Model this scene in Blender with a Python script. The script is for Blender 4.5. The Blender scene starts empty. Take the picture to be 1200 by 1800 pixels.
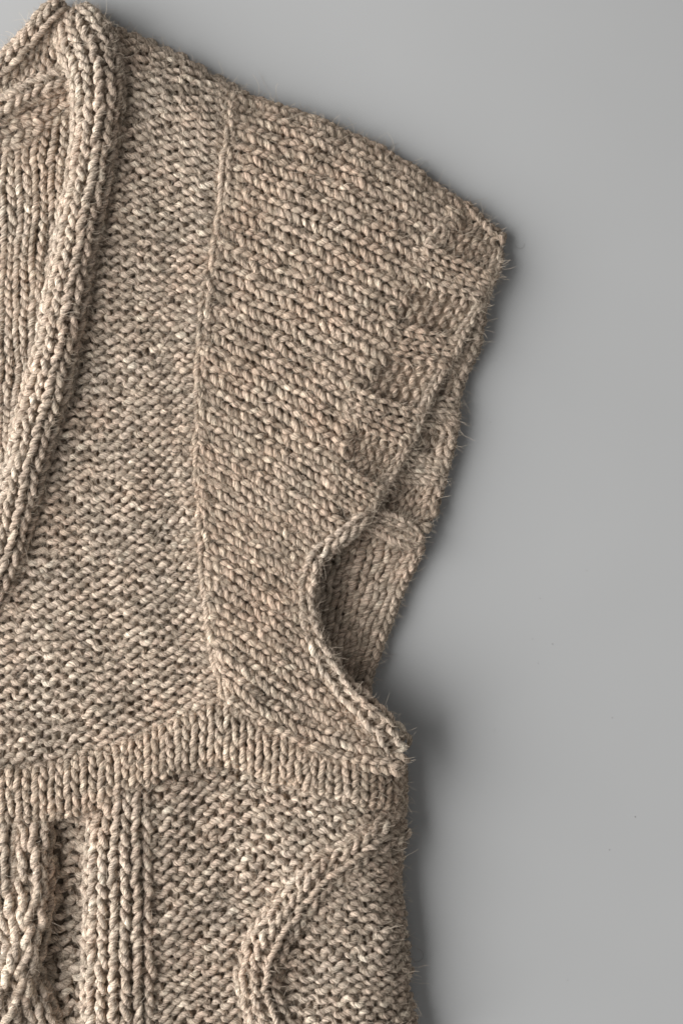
import bpy, math, random
import numpy as np

random.seed(7)
RNG = np.random.default_rng(7)

# ------------------------------------------------------------------ camera, world, light
K = 0.0002            # metres per photograph pixel on the table top
H = 4200.0            # camera height in those units (0.84 m)
scene = bpy.context.scene
cam_data = bpy.data.cameras.new("camera")
cam = bpy.data.objects.new("camera", cam_data)
scene.collection.objects.link(cam)
cam.location = (0, 0, H * K)
cam_data.sensor_fit = 'VERTICAL'
cam_data.angle = 2 * math.atan(900.0 / H)
cam_data.clip_start = 0.01
cam_data.clip_end = 50
scene.camera = cam

world = bpy.data.worlds.new("World")
scene.world = world
world.use_nodes = True
bg = world.node_tree.nodes["Background"]
bg.inputs[0].default_value = (1.0, 0.985, 0.965, 1)
bg.inputs[1].default_value = 0.235


def area_light(name, loc, target, size_x, size_y, power, color):
    d = bpy.data.lights.new(name, 'AREA')
    d.shape = 'RECTANGLE'
    d.size, d.size_y = size_x, size_y
    d.energy = power
    d.color = color
    o = bpy.data.objects.new(name, d)
    scene.collection.objects.link(o)
    o.location = loc
    from mathutils import Vector
    v = Vector(target) - Vector(loc)
    o.rotation_euler = v.to_track_quat('-Z', 'Y').to_euler()
    return o


# a tall window to the left of the table
area_light("window_light", (-1.32, -0.12, 0.82), (0, 0.05, 0), 2.0, 1.5, 68, (1.0, 0.99, 0.98))

vs = scene.view_settings
vs.view_transform = 'Standard'
vs.look = 'None'
vs.exposure = 0.17
vs.gamma = 1.0
scene.render.film_transparent = False
scene.cycles.max_bounces = 6
scene.cycles.diffuse_bounces = 4


# ------------------------------------------------------------------ materials
def nodes_of(mat):
    mat.use_nodes = True
    nt = mat.node_tree
    nt.nodes.clear()
    return nt, nt.nodes, nt.links


def wool_material(name, dark, mid, light, pink, yarn=True):
    m = bpy.data.materials.new(name)
    nt, N, L = nodes_of(m)
    out = N.new('ShaderNodeOutputMaterial')
    p = N.new('ShaderNodeBsdfPrincipled')
    L.new(p.outputs[0], out.inputs[0])
    p.inputs['Roughness'].default_value = 1.0
    p.inputs['Specular IOR Level'].default_value = 0.08
    p.inputs['Sheen Weight'].default_value = 0.12
    p.inputs['Sheen Roughness'].default_value = 0.5
    p.inputs['Sheen Tint'].default_value = (0.9, 0.8, 0.7, 1)
    if yarn:
        fib = N.new('ShaderNodeAttribute'); fib.attribute_name = 'fib'      # twisted fibre coordinates
        tone = N.new('ShaderNodeAttribute'); tone.attribute_name = 'tone'   # place along the spun yarn
        # slow heather change along the yarn
        n1 = N.new('ShaderNodeTexNoise'); n1.noise_dimensions = '1D'
        n1.inputs['Scale'].default_value = 1.0; n1.inputs['Detail'].default_value = 4; n1.inputs['Roughness'].default_value = 0.62
        L.new(tone.outputs['Fac'], n1.inputs['W'])
        r1 = N.new('ShaderNodeValToRGB')
        e = r1.color_ramp.elements
        e[0].position = 0.27; e[0].color = (*dark, 1)
        e[1].position = 0.68; e[1].color = (*light, 1)
        x = e.new(0.43); x.color = (*mid, 1)
        x = e.new(0.56); x.color = (*pink, 1)
        L.new(n1.outputs['Fac'], r1.inputs[0])
        # single fibres: streaks that follow the twist
        n2 = N.new('ShaderNodeTexNoise')
        n2.inputs['Scale'].default_value = 1.5; n2.inputs['Detail'].default_value = 3; n2.inputs['Roughness'].default_value = 0.75
        L.new(fib.outputs['Vector'], n2.inputs['Vector'])
        r2 = N.new('ShaderNodeMapRange')
        r2.inputs['From Min'].default_value = 0.33; r2.inputs['From Max'].default_value = 0.67
        r2.inputs['To Min'].default_value = 0.32; r2.inputs['To Max'].default_value = 1.46
        L.new(n2.outputs['Fac'], r2.inputs['Value'])
        mx = N.new('ShaderNodeMix'); mx.data_type = 'RGBA'; mx.blend_type = 'MULTIPLY'
        mx.inputs['Factor'].default_value = 1.0
        L.new(r1.outputs[0], mx.inputs['A']); L.new(r2.outputs[0], mx.inputs['B'])
        # a few odd coloured fibres spun in
        n3 = N.new('ShaderNodeTexNoise')
        n3.inputs['Scale'].default_value = 1.9; n3.inputs['Detail'].default_value = 1
        L.new(fib.outputs['Vector'], n3.inputs['Vector'])
        r3 = N.new('ShaderNodeMapRange')
        r3.inputs['From Min'].default_value = 0.56; r3.inputs['From Max'].default_value = 0.66
        L.new(n3.outputs['Fac'], r3.inputs['Value'])
        sc3 = N.new('ShaderNodeMath'); sc3.operation = 'MULTIPLY'; sc3.inputs[1].default_value = 0.75
        L.new(r3.outputs[0], sc3.inputs[0])
        mx2 = N.new('ShaderNodeMix'); mx2.data_type = 'RGBA'
        L.new(sc3.outputs[0], mx2.inputs['Factor'])
        L.new(mx.outputs['Result'], mx2.inputs['A'])
        mx2.inputs['B'].default_value = (dark[0] * 0.55, dark[1] * 0.5, dark[2] * 0.47, 1)
        oi = N.new('ShaderNodeObjectInfo')      # colour tint set per panel
        tc = N.new('ShaderNodeTexCoord')
        n5 = N.new('ShaderNodeTexNoise'); n5.inputs['Scale'].default_value = 55; n5.inputs['Detail'].default_value = 4; n5.inputs['Roughness'].default_value = 0.6
        L.new(tc.outputs['Object'], n5.inputs['Vector'])
        r5 = N.new('ShaderNodeValToRGB')
        q = r5.color_ramp.elements
        q[0].position = 0.34; q[0].color = (0.93, 0.945, 0.95, 1)
        q[1].position = 0.66; q[1].color = (1.02, 0.965, 0.93, 1)
        x = q.new(0.5); x.color = (1.0, 0.99, 0.975, 1)
        L.new(n5.outputs['Fac'], r5.inputs[0])
        mx5 = N.new('ShaderNodeMix'); mx5.data_type = 'RGBA'; mx5.blend_type = 'MULTIPLY'
        mx5.inputs['Factor'].default_value = 1.0
        L.new(mx2.outputs['Result'], mx5.inputs['A']); L.new(r5.outputs[0], mx5.inputs['B'])
        mx4 = N.new('ShaderNodeMix'); mx4.data_type = 'RGBA'; mx4.blend_type = 'MULTIPLY'
        mx4.inputs['Factor'].default_value = 1.0
        L.new(mx5.outputs['Result'], mx4.inputs['A']); L.new(oi.outputs['Color'], mx4.inputs['B'])
        L.new(mx4.outputs['Result'], p.inputs['Base Color'])
        # relief: plies and fibres
        sep = N.new('ShaderNodeSeparateXYZ'); L.new(fib.outputs['Vector'], sep.inputs[0])
        ab = N.new('ShaderNodeMath'); ab.operation = 'ABSOLUTE'; L.new(sep.outputs[0], ab.inputs[0])
        ad = N.new('ShaderNodeMath'); ad.operation = 'MULTIPLY_ADD'
        L.new(ab.outputs[0], ad.inputs[0]); ad.inputs[1].default_value = 0.7
        L.new(n2.outputs['Fac'], ad.inputs[2])
        bp = N.new('ShaderNodeBump'); bp.inputs['Strength'].default_value = 0.85; bp.inputs['Distance'].default_value = 3.6 * K
        L.new(ad.outputs[0], bp.inputs['Height']); L.new(bp.outputs[0], p.inputs['Normal'])
    else:
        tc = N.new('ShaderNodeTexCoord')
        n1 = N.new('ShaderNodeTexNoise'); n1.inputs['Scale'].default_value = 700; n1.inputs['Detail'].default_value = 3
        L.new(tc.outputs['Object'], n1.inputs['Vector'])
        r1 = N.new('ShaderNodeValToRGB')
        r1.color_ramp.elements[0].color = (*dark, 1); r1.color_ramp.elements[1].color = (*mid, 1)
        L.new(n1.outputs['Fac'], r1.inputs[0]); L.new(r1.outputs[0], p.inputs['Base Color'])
        bp = N.new('ShaderNodeBump'); bp.inputs['Strength'].default_value = 1; bp.inputs['Distance'].default_value = 4 * K
        L.new(n1.outputs['Fac'], bp.inputs['Height']); L.new(bp.outputs[0], p.inputs['Normal'])
    return m


DARK = (0.30, 0.245, 0.193)
MID = (0.52, 0.432, 0.345)
LIGHT = (0.73, 0.632, 0.512)
PINK = (0.575, 0.463, 0.375)
M_YARN = wool_material("heather_wool_yarn", DARK, MID, LIGHT, PINK)
M_BACK = wool_material("gap_shade_backing", (0.26, 0.20, 0.15), (0.36, 0.28, 0.21), LIGHT, PINK, yarn=False)  # added backing: shade between the loops put into a darker wool colour

M_FUZZ = bpy.data.materials.new("loose_wool_fibre")
nt, N, L = nodes_of(M_FUZZ)
o_ = N.new('ShaderNodeOutputMaterial'); p_ = N.new('ShaderNodeBsdfPrincipled')
hi = N.new('ShaderNodeHairInfo')
rp = N.new('ShaderNodeValToRGB')
rp.color_ramp.elements[0].color = (0.24, 0.19, 0.145, 1); rp.color_ramp.elements[1].color = (0.66, 0.56, 0.445, 1)
L.new(hi.outputs['Random'], rp.inputs[0]); L.new(rp.outputs[0], p_.inputs['Base Color'])
p_.inputs['Roughness'].default_value = 0.6
L.new(p_.outputs[0], o_.inputs[0])

M_TABLE = bpy.data.materials.new("matt_grey_board")
nt, N, L = nodes_of(M_TABLE)
o_ = N.new('ShaderNodeOutputMaterial'); p_ = N.new('ShaderNodeBsdfPrincipled')
tc = N.new('ShaderNodeTexCoord')
nz = N.new('ShaderNodeTexNoise'); nz.inputs['Scale'].default_value = 9; nz.inputs['Detail'].default_value = 3
L.new(tc.outputs['Object'], nz.inputs['Vector'])
rp = N.new('ShaderNodeValToRGB')
rp.color_ramp.elements[0].position = 0.3; rp.color_ramp.elements[0].color = (0.324, 0.328, 0.330, 1)
rp.color_ramp.elements[1].position = 0.7; rp.color_ramp.elements[1].color = (0.340, 0.344, 0.346, 1)
L.new(nz.outputs['Fac'], rp.inputs[0]); L.new(rp.outputs[0], p_.inputs['Base Color'])
p_.inputs['Roughness'].default_value = 0.5
p_.inputs['Specular IOR Level'].default_value = 0.3
L.new(p_.outputs[0], o_.inputs[0])

M_DUST = bpy.data.materials.new("dust")
nt, N, L = nodes_of(M_DUST)
o_ = N.new('ShaderNodeOutputMaterial'); p_ = N.new('ShaderNodeBsdfPrincipled')
p_.inputs['Base Color'].default_value = (0.16, 0.145, 0.13, 1); p_.inputs['Roughness'].default_value = 0.9
L.new(p_.outputs[0], o_.inputs[0])

# ------------------------------------------------------------------ helpers
COL = scene.collection


def unproject(P):
    """(px, py, z) of the photograph -> working space (x right, y up, z), still in px units."""
    P = np.asarray(P, float)
    f = 1 - P[..., 2] / H
    return np.stack([(P[..., 0] - 600) * f, (900 - P[..., 1]) * f, P[..., 2]], -1)


def to_px(X):
    f = 1 - X[..., 2] / H
    return np.stack([X[..., 0] / f + 600, 900 - X[..., 1] / f], -1)


def in_poly(pts, poly):
    poly = np.asarray(poly, float)
    x, y = pts[..., 0], pts[..., 1]
    inside = np.zeros(x.shape, bool)
    j = len(poly) - 1
    for i in range(len(poly)):
        xi, yi = poly[i]; xj, yj = poly[j]
        c = ((yi > y) != (yj > y)) & (x < (xj - xi) * (y - yi) / (yj - yi + 1e-12) + xi)
        inside ^= c
        j = i
    return inside


def hermite(knots, vals, t):
    """non-uniform Catmull-Rom along axis 0; extrapolates linearly."""
    k = np.asarray(knots, float); n = len(k)
    d = np.diff(vals, axis=0) / np.diff(k).reshape((-1,) + (1,) * (vals.ndim - 1))
    m = np.empty_like(vals)
    m[0] = d[0]; m[-1] = d[-1]
    for i in range(1, n - 1):
        h0, h1 = k[i] - k[i - 1], k[i + 1] - k[i]
        m[i] = (d[i - 1] * h1 + d[i] * h0) / (h0 + h1)
    i = np.clip(np.searchsorted(k, t, side='right') - 1, 0, n - 2)
    h = (k[i + 1] - k[i])
    s = (t - k[i]) / h
    sh = (-1,) + (1,) * (vals.ndim - 1)
    sc = np.clip(s, 0, 1)
    s_, h_ = sc.reshape(sh), h.reshape(sh)
    v = ((2 * s_**3 - 3 * s_**2 + 1) * vals[i] + (s_**3 - 2 * s_**2 + s_) * h_ * m[i]
         + (-2 * s_**3 + 3 * s_**2) * vals[i + 1] + (s_**3 - s_**2) * h_ * m[i + 1])
    ex = ((s - sc) * h).reshape(sh)
    return v + ex * np.where((s < 0).reshape(sh), m[0], m[-1])


class Surface:
    """smooth sheet through a grid of points; unit steps are stitches (u) and rows (v)."""

    def __init__(self, grid, w, h, nu=None, nv=None, pixel=True, warp=1.0):
        G = np.asarray(grid, float)
        if pixel:
            G = unproject(G)
        self.G = G
        du = np.linalg.norm(np.diff(G, axis=1), axis=2).mean(0)
        dv = np.linalg.norm(np.diff(G, axis=0), axis=2).mean(1)
        ku = np.concatenate([[0], np.cumsum(du)]); kv = np.concatenate([[0], np.cumsum(dv)])
        self.nu = nu or max(1, round(ku[-1] / w)); self.nv = nv or max(1, round(kv[-1] / h))
        self.w = ku[-1] / self.nu; self.h = kv[-1] / self.nv
        self.ku = ku / ku[-1] * self.nu; self.kv = kv / kv[-1] * self.nv
        # dense lattice for fast lookups
        self.D = 4
        mu, mv = 3, 3
        self.u0, self.v0 = -mu, -mv
        tu = np.arange(-mu * self.D, (self.nu + mu) * self.D + 1) / self.D
        tv = np.arange(-mv * self.D, (self.nv + mv) * self.D + 1) / self.D
        A = hermite(self.kv, self.G, tv)                       # (TV, J, 3)
        B = hermite(self.ku, np.swapaxes(A, 0, 1), tu)         # (TU, TV, 3)
        # the cloth never lies quite even: slow drift of the stitch grid
        W = np.zeros_like(B)
        for lam, amp in ((150, 2.6), (85, 1.9), (48, 1.1)):
            for _ in range(4):
                for ax in range(3):
                    dr = RNG.normal(0, 1, 2); dr /= np.linalg.norm(dr)
                    ph = RNG.uniform(0, 6.28)
                    W[..., ax] += amp * 0.5 * warp * np.sin((B[..., 0] * dr[0] + B[..., 1] * dr[1]) * 6.283 / lam + ph)
        B = B + W
        self.T = B
        Du = np.gradient(B, axis=0); Dv = np.gradient(B, axis=1)
        Nn = np.cross(Du, Dv)
        self.Nn = Nn / np.maximum(np.linalg.norm(Nn, axis=2, keepdims=True), 1e-9)

    def _lookup(self, A, u, v):
        x = (u - self.u0) * self.D; y = (v - self.v0) * self.D
        x = np.clip(x, 0, A.shape[0] - 1.001); y = np.clip(y, 0, A.shape[1] - 1.001)
        i = x.astype(int); j = y.astype(int)
        fx = (x - i)[..., None]; fy = (y - j)[..., None]
        return (A[i, j] * (1 - fx) * (1 - fy) + A[i + 1, j] * fx * (1 - fy)
                + A[i, j + 1] * (1 - fx) * fy + A[i + 1, j + 1] * fx * fy)

    def at(self, u, v):
        return self._lookup(self.T, u, v)

    def normal(self, u, v):
        n = self._lookup(self.Nn, u, v)
        return n / np.maximum(np.linalg.norm(n, axis=-1, keepdims=True), 1e-9)


def smooth_noise(n, step, amp, dims=None):
    m = int(n / step) + 4
    shape = (m,) if dims is None else (m, dims)
    r = RNG.normal(0, amp, shape)
    t = np.arange(n) / step
    i = t.astype(int); f = t - i; f = f * f * (3 - 2 * f)
    if dims:
        f = f[:, None]
    return r[i] * (1 - f) + r[i + 1] * f


FUZZ_P, FUZZ_N, FUZZ_T = [], [], []
TRI = [0]


def mesh_object(name, verts, faces, mat, parent=None, smooth=True):
    me = bpy.data.meshes.new(name)
    nv = len(verts); nf = len(faces)
    me.vertices.add(nv)
    me.vertices.foreach_set('co', (np.asarray(verts, np.float32) * K).ravel())
    me.loops.add(nf * 4)
    me.loops.foreach_set('vertex_index', np.asarray(faces, np.int32).ravel())
    me.polygons.add(nf)
    me.polygons.foreach_set('loop_start', np.arange(0, nf * 4, 4, dtype=np.int32))
    me.polygons.foreach_set('use_smooth', np.full(nf, smooth, bool))
    me.update(calc_edges=True)
    me.materials.append(mat)
    o = bpy.data.objects.new(name, me)
    COL.objects.link(o)
    if parent:
        o.parent = parent
    TRI[0] += nf * 2
    return o


SIDES = 9
TURN = 26.0     # px of yarn per full turn of the twist


def sweep(P, Nrm, rad, flat=1.0):
    """tube round a path; returns verts, quads, fibre coords, tone."""
    n = len(P)
    T = np.gradient(P, axis=0)
    seg = np.linalg.norm(np.diff(P, axis=0), axis=1)
    s = np.concatenate([[0], np.cumsum(seg)])
    T /= np.maximum(np.linalg.norm(T, axis=1, keepdims=True), 1e-9)
    A = Nrm - (Nrm * T).sum(1, keepdims=True) * T
    A /= np.maximum(np.linalg.norm(A, axis=1, keepdims=True), 1e-9)
    B = np.cross(T, A)
    th = np.arange(SIDES) / SIDES * 2 * np.pi
    tw = th[None, :] - (s / TURN * 2 * np.pi)[:, None]          # twisted angle
    R = rad[:, None] * (1 + 0.10 * np.cos(2 * tw))
    C, S = np.cos(th)[None, :, None], np.sin(th)[None, :, None]
    off = A[:, None] * C * flat + B[:, None] * S
    V = P[:, None] + off * R[..., None]
    F = np.empty((n - 1, SIDES, 4), np.int32)
    a = np.arange(n - 1)[:, None] * SIDES; k = np.arange(SIDES)[None]
    k1 = (k + 1) % SIDES
    F[..., 0] = a + k; F[..., 1] = a + k1; F[..., 2] = a + SIDES + k1; F[..., 3] = a + SIDES + k
    o = RNG.uniform(0, 5000)
    fib = np.stack([np.cos(tw), np.sin(tw), np.broadcast_to(((s + o) / 34)[:, None], tw.shape)], -1)
    tone = np.broadcast_to(((s + o) / 75)[:, None], tw.shape)
    FUZZ_P.append(V[:, ::2].reshape(-1, 3)); FUZZ_N.append(np.broadcast_to(off[:, ::2], V[:, ::2].shape).reshape(-1, 3))
    FUZZ_T.append(np.repeat(T, len(range(0, SIDES, 2)), 0))
    return V.reshape(-1, 3), F.reshape(-1, 4), fib.reshape(-1, 3), tone.reshape(-1)


def yarn_object(name, pieces, parent):
    vs_, fs_, fb, tn = [], [], [], []
    b = 0
    for (v, f, a, t) in pieces:
        vs_.append(v); fs_.append(f + b); fb.append(a); tn.append(t); b += len(v)
    o = mesh_object(name, np.concatenate(vs_), np.concatenate(fs_), M_YARN, parent)
    at = o.data.attributes.new('fib', 'FLOAT_VECTOR', 'POINT')
    at.data.foreach_set('vector', np.concatenate(fb).astype(np.float32).ravel())
    at = o.data.attributes.new('tone', 'FLOAT', 'POINT')
    at.data.foreach_set('value', np.concatenate(tn).astype(np.float32).ravel())
    return o


SPP = 16


def knit(name, parent, surf, flag=1, a=0.19, b=0.80, c=None, rad=None, shear=-0.10, clip=None,
         jit=0.045, relief=None, back=True, back_off=None, label=None, u_range=None, v_range=None, tint=(1, 1, 1), tilt=0.0):
    """every course of a panel is one continuous yarn with real loops.
    flag: +1 knit face, -1 purl face, or function(col, row, px) -> array of them."""
    w, h = surf.w, surf.h
    r0 = rad or 0.225 * min(w, 29)
    cz = c if c is not None else r0 * 0.92
    root = parent
    nu, nv = surf.nu, surf.nv
    # ---- added backing sheet behind the loops, coloured dark as shade in the gaps
    q = 2
    U, Vv = np.meshgrid(np.arange(nu * q + 1) / q, np.arange(nv * q + 1) / q, indexing='ij')
    S0 = surf.at(U, Vv); N0 = surf.normal(U, Vv)
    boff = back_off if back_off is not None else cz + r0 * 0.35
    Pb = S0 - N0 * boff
    nI, nJ = U.shape
    idx = np.arange(nI * nJ).reshape(nI, nJ)
    Fq = np.stack([idx[:-1, :-1], idx[1:, :-1], idx[1:, 1:], idx[:-1, 1:]], -1).reshape(-1, 4)
    if clip is not None:
        cen = to_px(Pb.reshape(-1, 3)[Fq].mean(1))
        Fq = Fq[clip(cen)]
    used = np.unique(Fq); remap = np.zeros(nI * nJ, int); remap[used] = np.arange(len(used))
    top = Pb.reshape(-1, 3)[used]; nn = N0.reshape(-1, 3)[used]
    Ft = remap[Fq]
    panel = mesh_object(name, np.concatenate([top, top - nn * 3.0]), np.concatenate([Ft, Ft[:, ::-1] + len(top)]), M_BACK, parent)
    if label:
        panel['label'] = label
    # ---- courses
    for r in range(nv):
        cols = np.arange(nu)
        ok = np.ones(nu, bool)
        if clip is not None:
            ok = clip(to_px(surf.at(cols + 0.5, np.full(nu, r + 0.5))))
        c0 = 0
        while c0 < nu:
            if not ok[c0]:
                c0 += 1
                continue
            c1 = c0
            while c1 < nu and ok[c1]:
                c1 += 1
            n = (c1 - c0) * SPP + 1
            t = c0 + np.arange(n) / SPP
            ph = 2 * np.pi * t
            # irregular hand: each stitch a little different
            J = smooth_noise(n, SPP / 2.2, jit, 3)
            bb = b * (1 + smooth_noise(n, SPP * 0.9, 0.11))
            lx = t + a * np.sin(2 * ph) * (1 + smooth_noise(n, SPP * 0.8, 0.13))
            dy = -bb * np.cos(ph)
            lx = lx + shear * dy + J[:, 0]
            ly = r + 0.5 + dy + J[:, 1] * w / h * 0.8 + tilt * np.sin(2 * ph)
            fl = np.full(n, float(flag)) if not callable(flag) else None
            if fl is None:
                fc = flag(cols, r, to_px(surf.at(cols + 0.5, np.full(nu, r + 0.5)))).astype(float)
                x = np.clip(t - 0.5, 0, nu - 1)
                i = np.minimum(x.astype(int), nu - 2) if nu > 1 else np.zeros(n, int)
                f = np.clip((x - i - 0.5) * 2.5 + 0.5, 0, 1)
                fl = fc[i] * (1 - f) + fc[np.minimum(i + 1, nu - 1)] * f
            lz = -fl * cz * np.cos(2 * ph) + J[:, 2] * w * 0.6
            if relief is not None:
                lz = lz + relief(lx, ly, fl)
            P = surf.at(lx, ly); Nm = surf.normal(lx, ly)
            P = P + Nm * lz[:, None]
            rd = r0 * (1 + smooth_noise(n, SPP * 0.7, 0.10)) * (1 - 0.07 * fl * np.cos(2 * ph))
            ro = yarn_object('stitch_row', [sweep(P, Nm, np.maximum(rd, r0 * 0.6))], panel)
            ro.color = (*tint, 1)
            c0 = c1
    return panel


def rope_grid(path, prof, n=None):
    """path: [(px,py,z,half_width,height)], travel direction = direction the V's open.
    prof: angles in degrees from the left flank over the crest to the right flank."""
    Pp = np.asarray(path, float)
    k = np.concatenate([[0], np.cumsum(np.linalg.norm(np.diff(Pp[:, :2], axis=0), axis=1))])
    m = n or max(len(Pp) * 3, 8)
    Q = hermite(k, Pp, np.linspace(0, k[-1], m))
    X = unproject(Q[:, :3])
    T = np.gradient(X[:, :2], axis=0); T /= np.linalg.norm(T, axis=1, keepdims=True)
    right = np.stack([T[:, 1], -T[:, 0]], -1)
    G = np.zeros((m, len(prof), 3))
    for j, ang in enumerate(prof):
        c_, s_ = math.cos(math.radians(ang)), math.sin(math.radians(ang))
        G[:, j, :2] = X[:, :2] + right * (Q[:, 3] * c_)[:, None]
        G[:, j, 2] = X[:, 2] + Q[:, 4] * s_
    G[..., 2] = np.maximum(G[..., 2], 4.0)
    return G


HALF = [195, 170, 145, 118, 90, 62, 35, 10, -15]
FULL = [225, 190, 150, 120, 90, 60, 30, -10, -45]


def rope(name, parent, path, wales, h, prof=HALF, **kw):
    s = Surface(rope_grid(path, prof), 10, h, nu=wales, pixel=False, warp=0.45)
    return knit(name, parent, s, **kw)


# ------------------------------------------------------------------ the table
def build_table():
    n = 24
    ext = 7500.0
    g = np.linspace(-ext, ext, n)
    X, Y = np.meshgrid(g, g, indexing='ij')
    V = np.stack([X, Y, np.zeros_like(X)], -1).reshape(-1, 3)
    idx = np.arange(n * n).reshape(n, n)
    F = np.stack([idx[:-1, :-1], idx[1:, :-1], idx[1:, 1:], idx[:-1, 1:]], -1).reshape(-1, 4)
    o = mesh_object('tabletop', V, F, M_TABLE, smooth=False)
    o['kind'] = 'structure'
    o['label'] = 'plain matt grey tabletop under the knitted vest'
    return o


build_table()

# ------------------------------------------------------------------ the vest
vest = bpy.data.objects.new('knitted_vest', None)
COL.objects.link(vest)
vest['label'] = 'chunky beige heather wool vest lying flat on the grey tabletop'
vest['category'] = 'vest'

# ---- back of the neck, seen inside the collar
knit('back_neck_panel', vest, Surface([
    [(-45, 960, 26), (0, 960, 26), (60, 960, 26), (140, 960, 24)],
    [(-45, 600, 30), (0, 600, 30), (60, 600, 30), (150, 600, 26)],
    [(-45, 400, 34), (5, 400, 34), (65, 400, 34), (155, 400, 30)],
    [(-45, 215, 38), (8, 212, 38), (70, 208, 38), (160, 200, 32)]], 29, 16.5),
    flag=1, shear=-0.06, a=0.2, rad=5.2, c=5.8, label='ribbed inside of the back seen through the neck opening')
knit('back_neck_facing', vest, Surface([
    [(-60, 200, 48), (-60, 235, 50), (-60, 275, 44), (-60, 292, 30)],
    [(0, 187, 48), (0, 220, 52), (0, 252, 46), (0, 268, 32)],
    [(60, 165, 48), (60, 195, 52), (62, 232, 46), (62, 248, 32)],
    [(120, 140, 46), (120, 165, 50), (122, 195, 44), (124, 212, 30)],
    [(165, 125, 44), (165, 145, 46), (168, 175, 40), (168, 190, 28)]], 28, 17),
    flag=1, shear=-0.14)
knit('back_collar', vest, Surface([
    [(-50, 158, 46), (-50, 185, 44), (-52, 205, 46), (-55, 225, 52)],
    [(2, 122, 46), (2, 148, 44), (2, 172, 46), (2, 198, 52)],
    [(44, 86, 46), (50, 112, 44), (56, 136, 46), (62, 164, 52)],
    [(80, 46, 46), (90, 76, 44), (102, 106, 46), (114, 142, 52)],
    [(104, 20, 40), (124, 56, 42), (142, 92, 46), (156, 130, 52)]], 22, 18), flag=-1, rad=4.9, label='recessed purl side of the back collar band')
rope('back_collar_edge', vest, [(-60, 165, 40, 17, 22), (0, 127, 42, 17, 22), (40, 91, 44, 17, 22), (70, 55, 44, 17, 22), (92, 30, 42, 17, 20), (112, 12, 30, 15, 16)], 3, 19, prof=FULL, rad=5.4,
     label='rolled top edge of the back collar')
rope('collar_seam', vest, [(-60, 236, 66, 14, 12), (0, 196, 68, 14, 12), (58, 160, 70, 14, 12), (110, 138, 70, 14, 12), (150, 128, 68, 12, 11)],
     2, 19, prof=FULL, rad=5.6)

# ---- front yoke in purl
YOKE_CLIP = [(120, -60), (150, 0), (168, 100), (168, 250), (155, 350), (130, 450), (105, 600), (55, 800), (8, 1000), (-30, 1060), (-60, 1100),
             (-60, 1460), (460, 1460), (460, -60)]
yoke = Surface([
    [(-50, 1402, 82), (100, 1395, 82), (230, 1360, 82), (330, 1325, 82), (404, 1300, 82), (420, 1298, 64)],
    [(-50, 1212, 84), (100, 1210, 88), (230, 1200, 88), (330, 1190, 87), (388, 1182, 85), (404, 1180, 64)],
    [(-50, 1005, 80), (100, 1005, 90), (220, 1000, 90), (310, 992, 88), (358, 986, 84), (374, 984, 62)],
    [(-50, 800, 74), (100, 803, 84), (220, 800, 89), (300, 795, 87), (346, 791, 83), (362, 789, 60)],
    [(-50, 585, 70), (100, 597, 80), (220, 600, 87), (300, 600, 85), (352, 602, 81), (368, 603, 60)],
    [(-50, 370, 66), (100, 385, 74), (220, 398, 83), (310, 410, 81), (380, 421, 77), (396, 424, 57)],
    [(-20, 180, 60), (110, 205, 66), (220, 232, 75), (310, 258, 74), (390, 284, 69), (410, 290, 58)],
    [(-20, 10, 48), (110, 55, 50), (216, 100, 55), (312, 142, 55), (394, 188, 52), (416, 200, 46)],
    [(-20, -30, 26), (110, 15, 26), (218, 66, 28), (314, 110, 28), (396, 158, 26), (420, 172, 24)],
    [(-20, -36, 6), (110, 9, 6), (220, 61, 6), (316, 104, 6), (398, 152, 6), (422, 166, 6)]], 26.5, 18.0, warp=0.7)
knit('front_yoke', vest, yoke, flag=-1, a=0.19, b=0.69, shear=-0.03, tilt=0.10, clip=lambda p: in_poly(p, YOKE_CLIP), rad=5.2, c=5.5, jit=0.05,
     label='purl stitch front yoke between collar and sleeve seam')


# ---- back sleeve layer under the armhole
def guide(x, y, angles, step, zs):
    out = [(x, y, zs[0])]
    for k_, an in enumerate(angles):
        x += step * math.cos(math.radians(an)); y += step * math.sin(math.radians(an))
        out.append((x, y, zs[k_ + 1]))
    return out


BACK_CLIP = [(560, 380), (850, 440), (862, 470), (846, 525), (832, 570), (834, 600), (818, 632), (797, 680), (791, 750), (781, 790), (766, 850), (756, 900),
             (738, 940), (560, 960)]


def back_flag(cols, r, px):
    # ribs and purl blocks alternate down the cuff
    y = px[:, 1] - (px[:, 0] - 780) * 0.08
    f = np.ones(len(cols))
    for (a0, a1) in ((520, 590), (645, 692), (752, 800), (866, 915)):
        f[(y > a0) & (y < a1)] = -1
    return f


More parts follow.
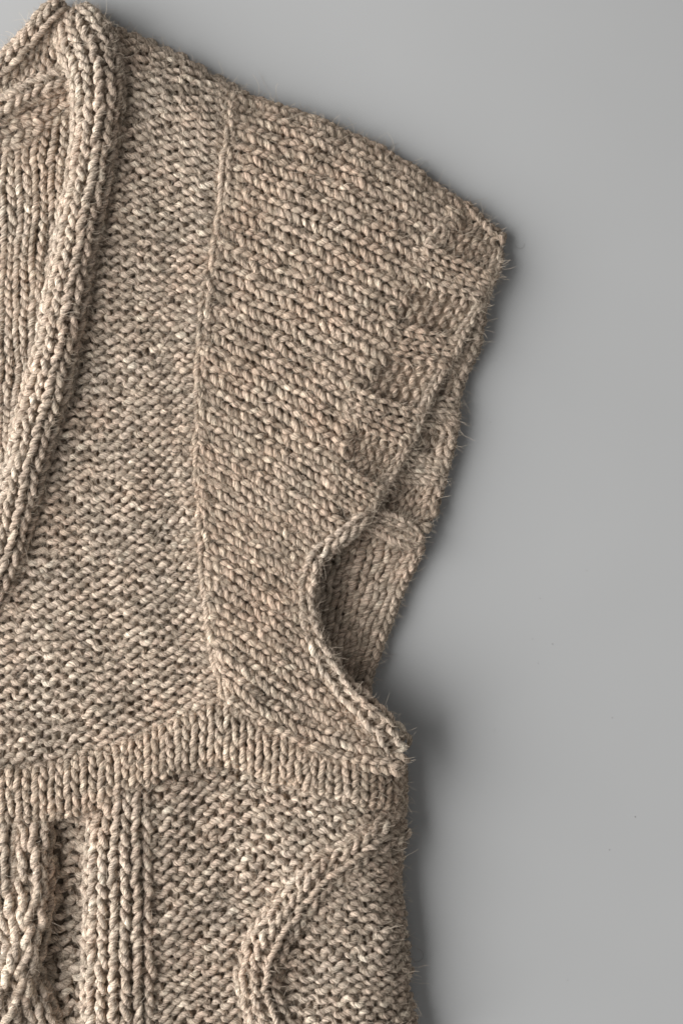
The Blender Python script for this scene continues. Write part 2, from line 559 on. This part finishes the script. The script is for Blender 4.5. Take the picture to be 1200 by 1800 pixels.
knit('back_sleeve', vest, Surface([
    [(600, 400, 26), (590, 560, 26), (585, 700, 26), (575, 850, 26), (560, 960, 26)],
    [(700, 410, 26), (690, 570, 28), (680, 705, 28), (670, 855, 28), (650, 965, 28)],
    [(800, 440, 22), (790, 590, 24), (780, 715, 24), (760, 870, 24), (735, 970, 24)],
    [(900, 480, 14), (885, 610, 14), (870, 725, 14), (850, 885, 14), (820, 985, 14)]], 20, 15),
    flag=back_flag, clip=lambda p: in_poly(p, BACK_CLIP), relief=lambda u, v, f: f * 6.0, rad=4.5, c=4.6, b=0.78,
    label='inside of the back sleeve showing past the front cuff')
E2_CLIP = [(520, 900), (732, 936), (724, 960), (703, 1010), (678, 1070), (653, 1140), (634, 1215), (624, 1290), (520, 1290)]
knit('armhole_inside', vest, Surface([
    [(520, 1300, 13), (560, 1300, 15), (600, 1295, 13), (640, 1285, 10)],
    [(535, 1150, 15), (575, 1150, 19), (615, 1148, 17), (662, 1142, 10)],
    [(550, 1040, 15), (598, 1040, 21), (648, 1036, 19), (702, 1030, 12)],
    [(560, 920, 15), (618, 925, 21), (680, 925, 21), (752, 925, 16)]], 25, 17),
    flag=1, shear=0.1, clip=lambda p: in_poly(p, E2_CLIP), rad=5.6, label='inside of the back seen through the armhole')
rope('back_sleeve_edge', vest, [(626, 1272, 14, 8, 8), (638, 1205, 14, 8, 8), (657, 1140, 14, 8, 9), (682, 1070, 15, 8, 9), (706, 1012, 16, 8, 9), (734, 957, 18, 8, 9)], 2, 17, prof=FULL, rad=5.0)
rope('back_cuff_edge', vest, [(752, 905, 18, 10, 10), (763, 860, 18, 10, 10), (778, 795, 18, 10, 10), (788, 750, 18, 10, 10), (796, 685, 18, 10, 10), (816, 632, 18, 10, 10), (830, 595, 20, 11, 10), (834, 560, 20, 10, 10), (846, 515, 18, 10, 10), (860, 468, 16, 10, 10)], 2, 17, prof=FULL, rad=5.2)
rope('sleeve_tab', vest, [(648, 918, 30, 8, 7), (672, 920, 33, 12, 7), (700, 930, 34, 13, 7), (722, 941, 32, 10, 7), (734, 947, 28, 6, 6)], 2, 15, rad=4.4,
     label='small folded knit tab at the end of the back cuff')
rope('tab_edge', vest, [(640, 914, 34, 6, 7), (662, 908, 37, 7, 8), (692, 913, 40, 7, 8), (718, 925, 40, 7, 8), (735, 940, 36, 7, 8), (732, 952, 35, 7, 8), (716, 952, 38, 7, 8), (692, 942, 38, 7, 8), (664, 929, 36, 7, 8), (645, 921, 34, 6, 7)],
     2, 15, prof=FULL, rad=4.2, jit=0.06)

# ---- sleeve cap knitted sideways from the seam
zc = [92, 88, 82, 70, 60]
sl = []
STEP = 150
g_top = guide(400, 166, [19, 25, 33, 33], STEP, [26, 26, 24, 20, 16])
g_fold = [(x + 4, y - 7, 6) for (x, y, z) in g_top]
g_in = guide(402, 205, [19, 25, 32, 32], STEP, [58, 52, 46, 38, 28])
guides = [g_fold, g_top, g_in,
          guide(397, 290, [21, 26, 31, 29], STEP, [78, 72, 62, 46, 36]),
          guide(388, 400, [24, 28, 28, 22], STEP, [84, 80, 76, 58, 44]),
          guide(362, 520, [25, 29, 26, 17], STEP, [86, 80, 78, 56, 44]),
          guide(354, 640, [27, 30, 22, 10], STEP, [88, 82, 76, 54, 44]),
          guide(350, 750, [29, 31, 24, 12], STEP, [90, 84, 74, 54, 44]),
          guide(352, 860, [30, 34, 30, 20], STEP, [92, 86, 70, 60, 50]),
          guide(358, 960, [31, 35, 32, 26], STEP, [94, 90, 74, 64, 54]),
          guide(366, 1050, [33, 35, 30, 22], STEP, [102, 96, 86, 76, 60]),
          guide(382, 1150, [33, 26, 14, 8], STEP, [106, 104, 98, 62, 30]),
          guide(402, 1234, [32, 13, 3, 0], STEP, [110, 110, 106, 62, 30]),
          guide(397, 1247, [32, 13, 3, 0], STEP, [100, 100, 96, 52, 20])]
# v runs away from the seam: rows of the grid are distances, columns are wales top to bottom
grid = [[g[k_] for g in guides] for k_ in range(5)]
SLEEVE_CLIP = [(340, 100), (560, 120), (720, 230), (830, 330), (800, 400), (727, 500), (672, 622), (622, 697), (608, 792), (584, 875), (604, 940), (574, 964),
               (546, 1005), (538, 1045), (544, 1085), (562, 1140), (598, 1200), (650, 1257), (692, 1300), (697, 1330), (697, 1370), (600, 1420), (500, 1420),
               (330, 1300)]


knit('sleeve_cap', vest, Surface(grid, 36, 16, warp=0.5), flag=1, clip=lambda p: in_poly(p, SLEEVE_CLIP), shear=0.0, a=0.215, b=0.84, c=5.5,
     rad=5.75, tint=(0.99, 0.962, 0.94), jit=0.045, label='sleeve cap knitted sideways out from the seam to a ribbed cuff')
rope('sleeve_seam', vest, [(395, 1222, 92, 7, 8), (377, 1130, 92, 7, 8), (365, 1040, 90, 7, 8), (357, 950, 88, 7, 8), (352, 850, 87, 7, 8), (350, 750, 86, 7, 8), (354, 640, 85, 7, 8), (363, 520, 83, 7, 8), (387, 410, 81, 7, 8),
                           (397, 300, 77, 7, 8), (402, 230, 66, 7, 8), (403, 195, 50, 7, 8), (403, 170, 26, 6, 7)], 2, 19, prof=FULL, rad=5.0, jit=0.10, tint=(0.99, 0.962, 0.94), label='raised seam joining sleeve cap and yoke')
CUFF_IN = [(814, 358, 6), (812, 362, 18), (782, 392, 48), (714, 478, 64), (659, 599, 73), (611, 680, 78), (596, 773, 78), (572, 857, 74), (560, 905, 70)]
CUFF_OUT = [(884, 420, 6), (881, 426, 16), (875, 450, 28), (846, 524, 38), (793, 626, 45), (742, 725, 49), (689, 828, 53), (648, 902, 58), (636, 922, 56)]
cuff_mid = [((a_[0] + b_[0]) / 2 + 2, (a_[1] + b_[1]) / 2 + 5, a_[2] * 0.42 + b_[2] * 0.58 + 3) for a_, b_ in zip(CUFF_IN, CUFF_OUT)]


def cuff_flag(cols, r, px):
    return np.where((cols - 1) % 6 < 3, -1.0, 1.0)


knit('ribbed_cuff', vest, Surface([CUFF_IN, cuff_mid, CUFF_OUT], 23, 15, nu=26, warp=0.4), flag=cuff_flag, a=0.2, b=0.70, c=4.8, rad=4.6, jit=0.035,
     relief=lambda u, v, f: np.where(f < 0, f * 9.0, f * 5.0) * np.clip((v + 0.2) / 2.2, 0, 1), tint=(0.99, 0.962, 0.94), label='ribbed cuff with raised knit ribs and recessed purl blocks')
rope('cuff_edge', vest, [(638, 918, 58, 6, 7), (650, 898, 58, 6, 7), (668, 864, 55, 6, 7), (691, 824, 46, 5, 6), (716, 776, 44, 5, 6), (738, 730, 50, 6, 7), (752, 702, 48, 6, 7), (766, 672, 41, 5, 6), (786, 636, 40, 5, 6), (802, 606, 46, 6, 7),
                         (822, 570, 40, 6, 7), (838, 538, 32, 5, 6), (852, 508, 32, 5, 6), (862, 482, 32, 6, 7), (872, 456, 24, 6, 7), (876, 438, 16, 5, 6)],
     2, 14, prof=FULL, rad=4.0, jit=0.08)
rope('armhole_edge', vest, [(698, 1318, 90, 22, 18), (682, 1290, 100, 21, 18), (648, 1256, 100, 19, 18), (602, 1208, 92, 16, 14), (574, 1168, 86, 15, 14), (555, 1130, 82, 15, 14), (542, 1085, 78, 14, 14), (538, 1050, 76, 13, 13),
                            (541, 1018, 76, 12, 13), (552, 988, 76, 11, 12), (575, 961, 76, 11, 11), (606, 938, 74, 10, 11), (642, 912, 70, 9, 10)], 2, 20, prof=FULL, rad=5.2, a=0.15, jit=0.05,
     label='rolled edge of the armhole')

# ---- lower body: purl field, cables, ribs
field = Surface([
    [(235, 1885, 82), (285, 1872, 86), (350, 1852, 80), (430, 1842, 80), (530, 1842, 90), (620, 1845, 96), (680, 1846, 82), (722, 1846, 48), (734, 1846, 14)],
    [(235, 1730, 82), (285, 1718, 86), (350, 1700, 78), (430, 1690, 78), (530, 1690, 90), (610, 1695, 94), (665, 1698, 80), (703, 1700, 46), (712, 1700, 12)],
    [(235, 1590, 82), (285, 1575, 86), (350, 1556, 78), (430, 1545, 78), (530, 1548, 90), (605, 1556, 94), (660, 1562, 80), (694, 1566, 46), (702, 1568, 12)],
    [(235, 1470, 82), (285, 1452, 86), (350, 1430, 80), (430, 1418, 82), (530, 1432, 92), (605, 1452, 94), (660, 1468, 80), (694, 1476, 46), (702, 1480, 12)],
    [(235, 1380, 70), (285, 1362, 74), (350, 1338, 70), (430, 1322, 74), (530, 1340, 80), (605, 1366, 80), (660, 1388, 66), (694, 1400, 46), (702, 1404, 12)]], 27, 20.5)
knit('front_body', vest, field, flag=-1, a=0.185, b=0.74, shear=-0.02, tilt=0.08, rad=5.3, c=6.0, jit=0.055, label='purl stitch body below the ribbed band')
knit('cable_ladder', vest, Surface([
    [(30, 1870, 40), (90, 1865, 44), (130, 1860, 48), (175, 1850, 66)],
    [(40, 1640, 38), (90, 1636, 42), (130, 1630, 46), (175, 1620, 66)],
    [(50, 1420, 50), (100, 1420, 50), (140, 1416, 52), (180, 1405, 68)]], 40, 23),
    flag=-1, rad=6.2, jit=0.14, b=0.7, a=0.18, tilt=0.14, label='recessed purl ladder beside the cable')
rope('cable', vest, [(92, 1890, 50, 30, 22), (72, 1810, 54, 30, 24), (46, 1730, 60, 31, 26), (22, 1650, 66, 31, 28), (6, 1560, 68, 30, 28), (2, 1480, 66, 31, 26), (4, 1405, 54, 32, 22)],
     3, 27, rad=6.9, a=0.19, b=0.85, c=6.8, shear=-0.03, jit=0.085)
rope('cable', vest, [(-25, 1890, 72, 31, 26), (-2, 1800, 76, 31, 28), (26, 1720, 78, 31, 28), (46, 1640, 74, 30, 28), (54, 1560, 68, 29, 28), (54, 1480, 66, 30, 26), (54, 1405, 54, 31, 22)],
     3, 27, rad=6.9, a=0.19, b=0.85, c=6.8, shear=-0.03, jit=0.085)
rope('cable', vest, [(-85, 1890, 56, 30, 22), (-75, 1770, 56, 30, 24), (-52, 1650, 60, 29, 26), (-50, 1530, 60, 28, 26), (-50, 1405, 54, 30, 22)],
     3, 27, rad=6.9, a=0.19, b=0.85, c=6.8, shear=-0.03, jit=0.085)
rope('rib_column', vest, [(213, 1880, 76, 62, 30), (213, 1800, 76, 61, 30), (213, 1700, 76, 60, 30), (213, 1600, 76, 58, 30), (213, 1500, 76, 54, 30), (215, 1430, 74, 51, 28), (219, 1380, 70, 48, 26), (225, 1340, 64, 46, 24)],
     4, 23, rad=6.0, a=0.205, b=0.82, c=6.2, shear=-0.02, jit=0.035, label='raised rib column of vertical knit stitches')
rope('diagonal_cable', vest, [(530, 1885, 80, 36, 30), (484, 1802, 82, 35, 31), (456, 1740, 84, 34, 32), (460, 1690, 84, 33, 32), (488, 1632, 84, 32, 32), (530, 1575, 84, 31, 32), (580, 1522, 82, 31, 32),
                              (640, 1480, 74, 30, 32), (684, 1456, 50, 30, 30), (706, 1440, 22, 28, 24)],
     3, 20, rad=5.0, a=0.18, jit=0.07, label='raised diagonal cable crossing the purl body')

# ---- ribbed band under the bust
band = Surface([
    [(-50, 1433, 66), (50, 1431, 68), (120, 1425, 68), (200, 1397, 70), (270, 1365, 72), (335, 1341, 74), (400, 1333, 76), (480, 1359, 78), (560, 1383, 76), (640, 1403, 66), (695, 1413, 40), (704, 1415, 10)],
    [(-50, 1439, 95), (50, 1436, 97), (120, 1429, 97), (200, 1401, 99), (270, 1369, 101), (335, 1345, 103), (400, 1339, 105), (480, 1365, 105), (560, 1389, 103), (640, 1408, 91), (695, 1417, 48), (706, 1419, 10)],
    [(-50, 1398, 107), (50, 1396, 109), (120, 1388, 109), (200, 1366, 111), (270, 1334, 113), (335, 1306, 113), (400, 1294, 113), (480, 1328, 113), (560, 1358, 111), (640, 1378, 97), (698, 1388, 50), (709, 1390, 10)],
    [(-50, 1362, 101), (50, 1360, 103), (120, 1350, 103), (200, 1324, 105), (270, 1296, 105), (335, 1266, 105), (400, 1248, 103), (480, 1284, 103), (560, 1324, 101), (640, 1348, 89), (698, 1358, 48), (709, 1360, 10)],
    [(-50, 1352, 74), (50, 1350, 76), (120, 1338, 76), (200, 1312, 78), (270, 1284, 78), (335, 1254, 78), (400, 1234, 76), (480, 1270, 76), (560, 1310, 74), (640, 1336, 66), (695, 1348, 40), (704, 1350, 10)]],
    29, 17, warp=0.4)
knit('ribbed_band', vest, band, flag=1, shear=-0.03, rad=5.4, a=0.21, b=0.82, c=6, tint=(0.98, 0.955, 0.93), label='ribbed band of upright knit stitches under the yoke')

# ---- rolled collar
rope('collar_roll', vest, [(-60, 1120, 70, 24, 32), (-22, 1060, 72, 28, 36), (5, 1000, 76, 30, 40), (30, 900, 82, 32, 42), (54, 800, 84, 34, 44), (80, 700, 84, 35, 44), (105, 600, 84, 35, 44), (123, 500, 84, 34, 44),
                           (142, 400, 84, 34, 44), (160, 300, 82, 35, 42), (171, 210, 80, 38, 40), (170, 140, 74, 42, 38), (155, 84, 64, 44, 34), (138, 50, 46, 40, 28), (124, 24, 22, 26, 18)],
     5, 21, prof=[215, 185, 158, 130, 105, 80, 55, 28, 2, -30], rad=5.2, a=0.22, b=0.80, c=5.0, shear=-0.01, jit=0.045, label='rolled collar edge of upright knit stitches')

# ------------------------------------------------------------------ loose fibres
FP = np.concatenate(FUZZ_P); FN = np.concatenate(FUZZ_N); FT = np.concatenate(FUZZ_T)
FN /= np.maximum(np.linalg.norm(FN, axis=1, keepdims=True), 1e-9)
cand = np.where((FN[:, 2] > -0.3) & (FP[:, 2] > 3) & (np.abs(FP[:, 0]) < 680) & (np.abs(FP[:, 1]) < 960))[0]


def make_fuzz(n, med, sig, rad, lift, name, curl):
    pick = RNG.choice(cand, n)
    p0, nn, tt = FP[pick], FN[pick], FT[pick]
    ln = np.clip(RNG.lognormal(math.log(med), sig, n), 2, 90)
    sgn = RNG.choice([-1, 1], n)[:, None]
    d = nn * lift + tt * sgn * 0.8 + RNG.normal(0, 0.45, (n, 3))
    d /= np.linalg.norm(d, axis=1, keepdims=True)
    M = 8
    bend = RNG.normal(0, 1, (n, 3)); bend -= (bend * d).sum(1, keepdims=True) * d
    bend /= np.linalg.norm(bend, axis=1, keepdims=True)
    kap = RNG.normal(0, 0.9, n)
    pts = np.zeros((n, M, 3))
    cur = p0 - nn * 0.8
    dirv = d.copy()
    pts[:, 0] = cur
    for k_ in range(1, M):
        dirv = dirv + bend * (kap / (M - 1) * curl)[:, None] + RNG.normal(0, 0.12, (n, 3))
        dirv /= np.linalg.norm(dirv, axis=1, keepdims=True)
        cur = cur + dirv * (ln / (M - 1))[:, None]
        cur[:, 2] = np.maximum(cur[:, 2], 0.6)
        pts[:, k_] = cur
    cu = bpy.data.hair_curves.new(name)
    cu.add_curves([M] * n)
    cu.attributes['position'].data.foreach_set('vector', (pts * K).astype(np.float32).ravel())
    ra = cu.attributes.get('radius') or cu.attributes.new('radius', 'FLOAT', 'POINT')
    prof = np.array([1, 1, 1, 0.95, 0.9, 0.8, 0.65, 0.35])
    rr = (RNG.uniform(0.7, 1.2, n)[:, None] * prof[None]) * rad * K
    ra.data.foreach_set('value', rr.astype(np.float32).ravel())
    cu.materials.append(M_FUZZ)
    o = bpy.data.objects.new(name, cu)
    COL.objects.link(o)
    o.parent = vest
    o['kind'] = 'stuff'
    return o


make_fuzz(240000, 11.5, 0.5, 0.21, 0.42, 'wool_fuzz', 5.0)
make_fuzz(1000, 26.0, 0.45, 0.17, 0.55, 'stray_fibre', 5.2)

# ------------------------------------------------------------------ dust and lint on the table
SPECKS = [(948, 1052), (935, 1123), (970, 1132), (868, 1284), (1115, 1436), (996, 1723), (1070, 1494), (945, 1166), (1030, 1003), (1075, 1262), (862, 742)]
vv, ff = [], []
for (x, y) in SPECKS:
    rx, ry, a_ = random.uniform(0.5, 1.2), random.uniform(0.4, 0.7), random.uniform(0, 3.14)
    base = len(vv)
    ring = []
    for k_ in range(6):
        t_ = k_ / 6 * 6.283
        dx, dy = rx * math.cos(t_) * random.uniform(0.7, 1.2), ry * math.sin(t_) * random.uniform(0.7, 1.2)
        ring.append((x - 600 + dx * math.cos(a_) - dy * math.sin(a_), 900 - y + dx * math.sin(a_) + dy * math.cos(a_), 0.35))
    vv += ring + [(p[0] * 0.5 + (x - 600) * 0.5, p[1] * 0.5 + (900 - y) * 0.5, 1.0) for p in ring]
    for k_ in range(6):
        k1 = (k_ + 1) % 6
        ff.append((base + k_, base + k1, base + 6 + k1, base + 6 + k_))
    ff.append((base + 6, base + 7, base + 8, base + 9)); ff.append((base + 6, base + 9, base + 10, base + 11))
dust = mesh_object('dust', vv, ff, M_DUST, smooth=False)
dust['kind'] = 'stuff'
dust['label'] = 'tiny dark dust specks scattered on the grey tabletop'
dust['category'] = 'dust'

LINT = [(8, 80, 22), (818, 690, 20), (690, 1120, 26), (728, 1690, 28), (905, 430, 18), (790, 860, 12)]
nl = len(LINT); M = 8
pts = np.zeros((nl, M, 3))
for i_, (x, y, l_) in enumerate(LINT):
    an = random.uniform(0, 6.28); cv = random.uniform(-0.7, 0.7)
    cx, cy = x - 600.0, 900.0 - y
    for k_ in range(M):
        pts[i_, k_] = (cx, cy, 0.5)
        cx += math.cos(an) * l_ / 5; cy += math.sin(an) * l_ / 5; an += cv
cu = bpy.data.hair_curves.new('lint')
cu.add_curves([M] * nl)
cu.attributes['position'].data.foreach_set('vector', (pts * K).astype(np.float32).ravel())
ra = cu.attributes.get('radius') or cu.attributes.new('radius', 'FLOAT', 'POINT')
ra.data.foreach_set('value', np.full(nl * M, 0.16 * K, np.float32))
cu.materials.append(M_DUST)
lint = bpy.data.objects.new('lint', cu)
COL.objects.link(lint)
lint['kind'] = 'stuff'
lint['label'] = 'fine shed wool hairs lying on the grey tabletop around the vest'
lint['category'] = 'lint'
print('triangles', TRI[0])
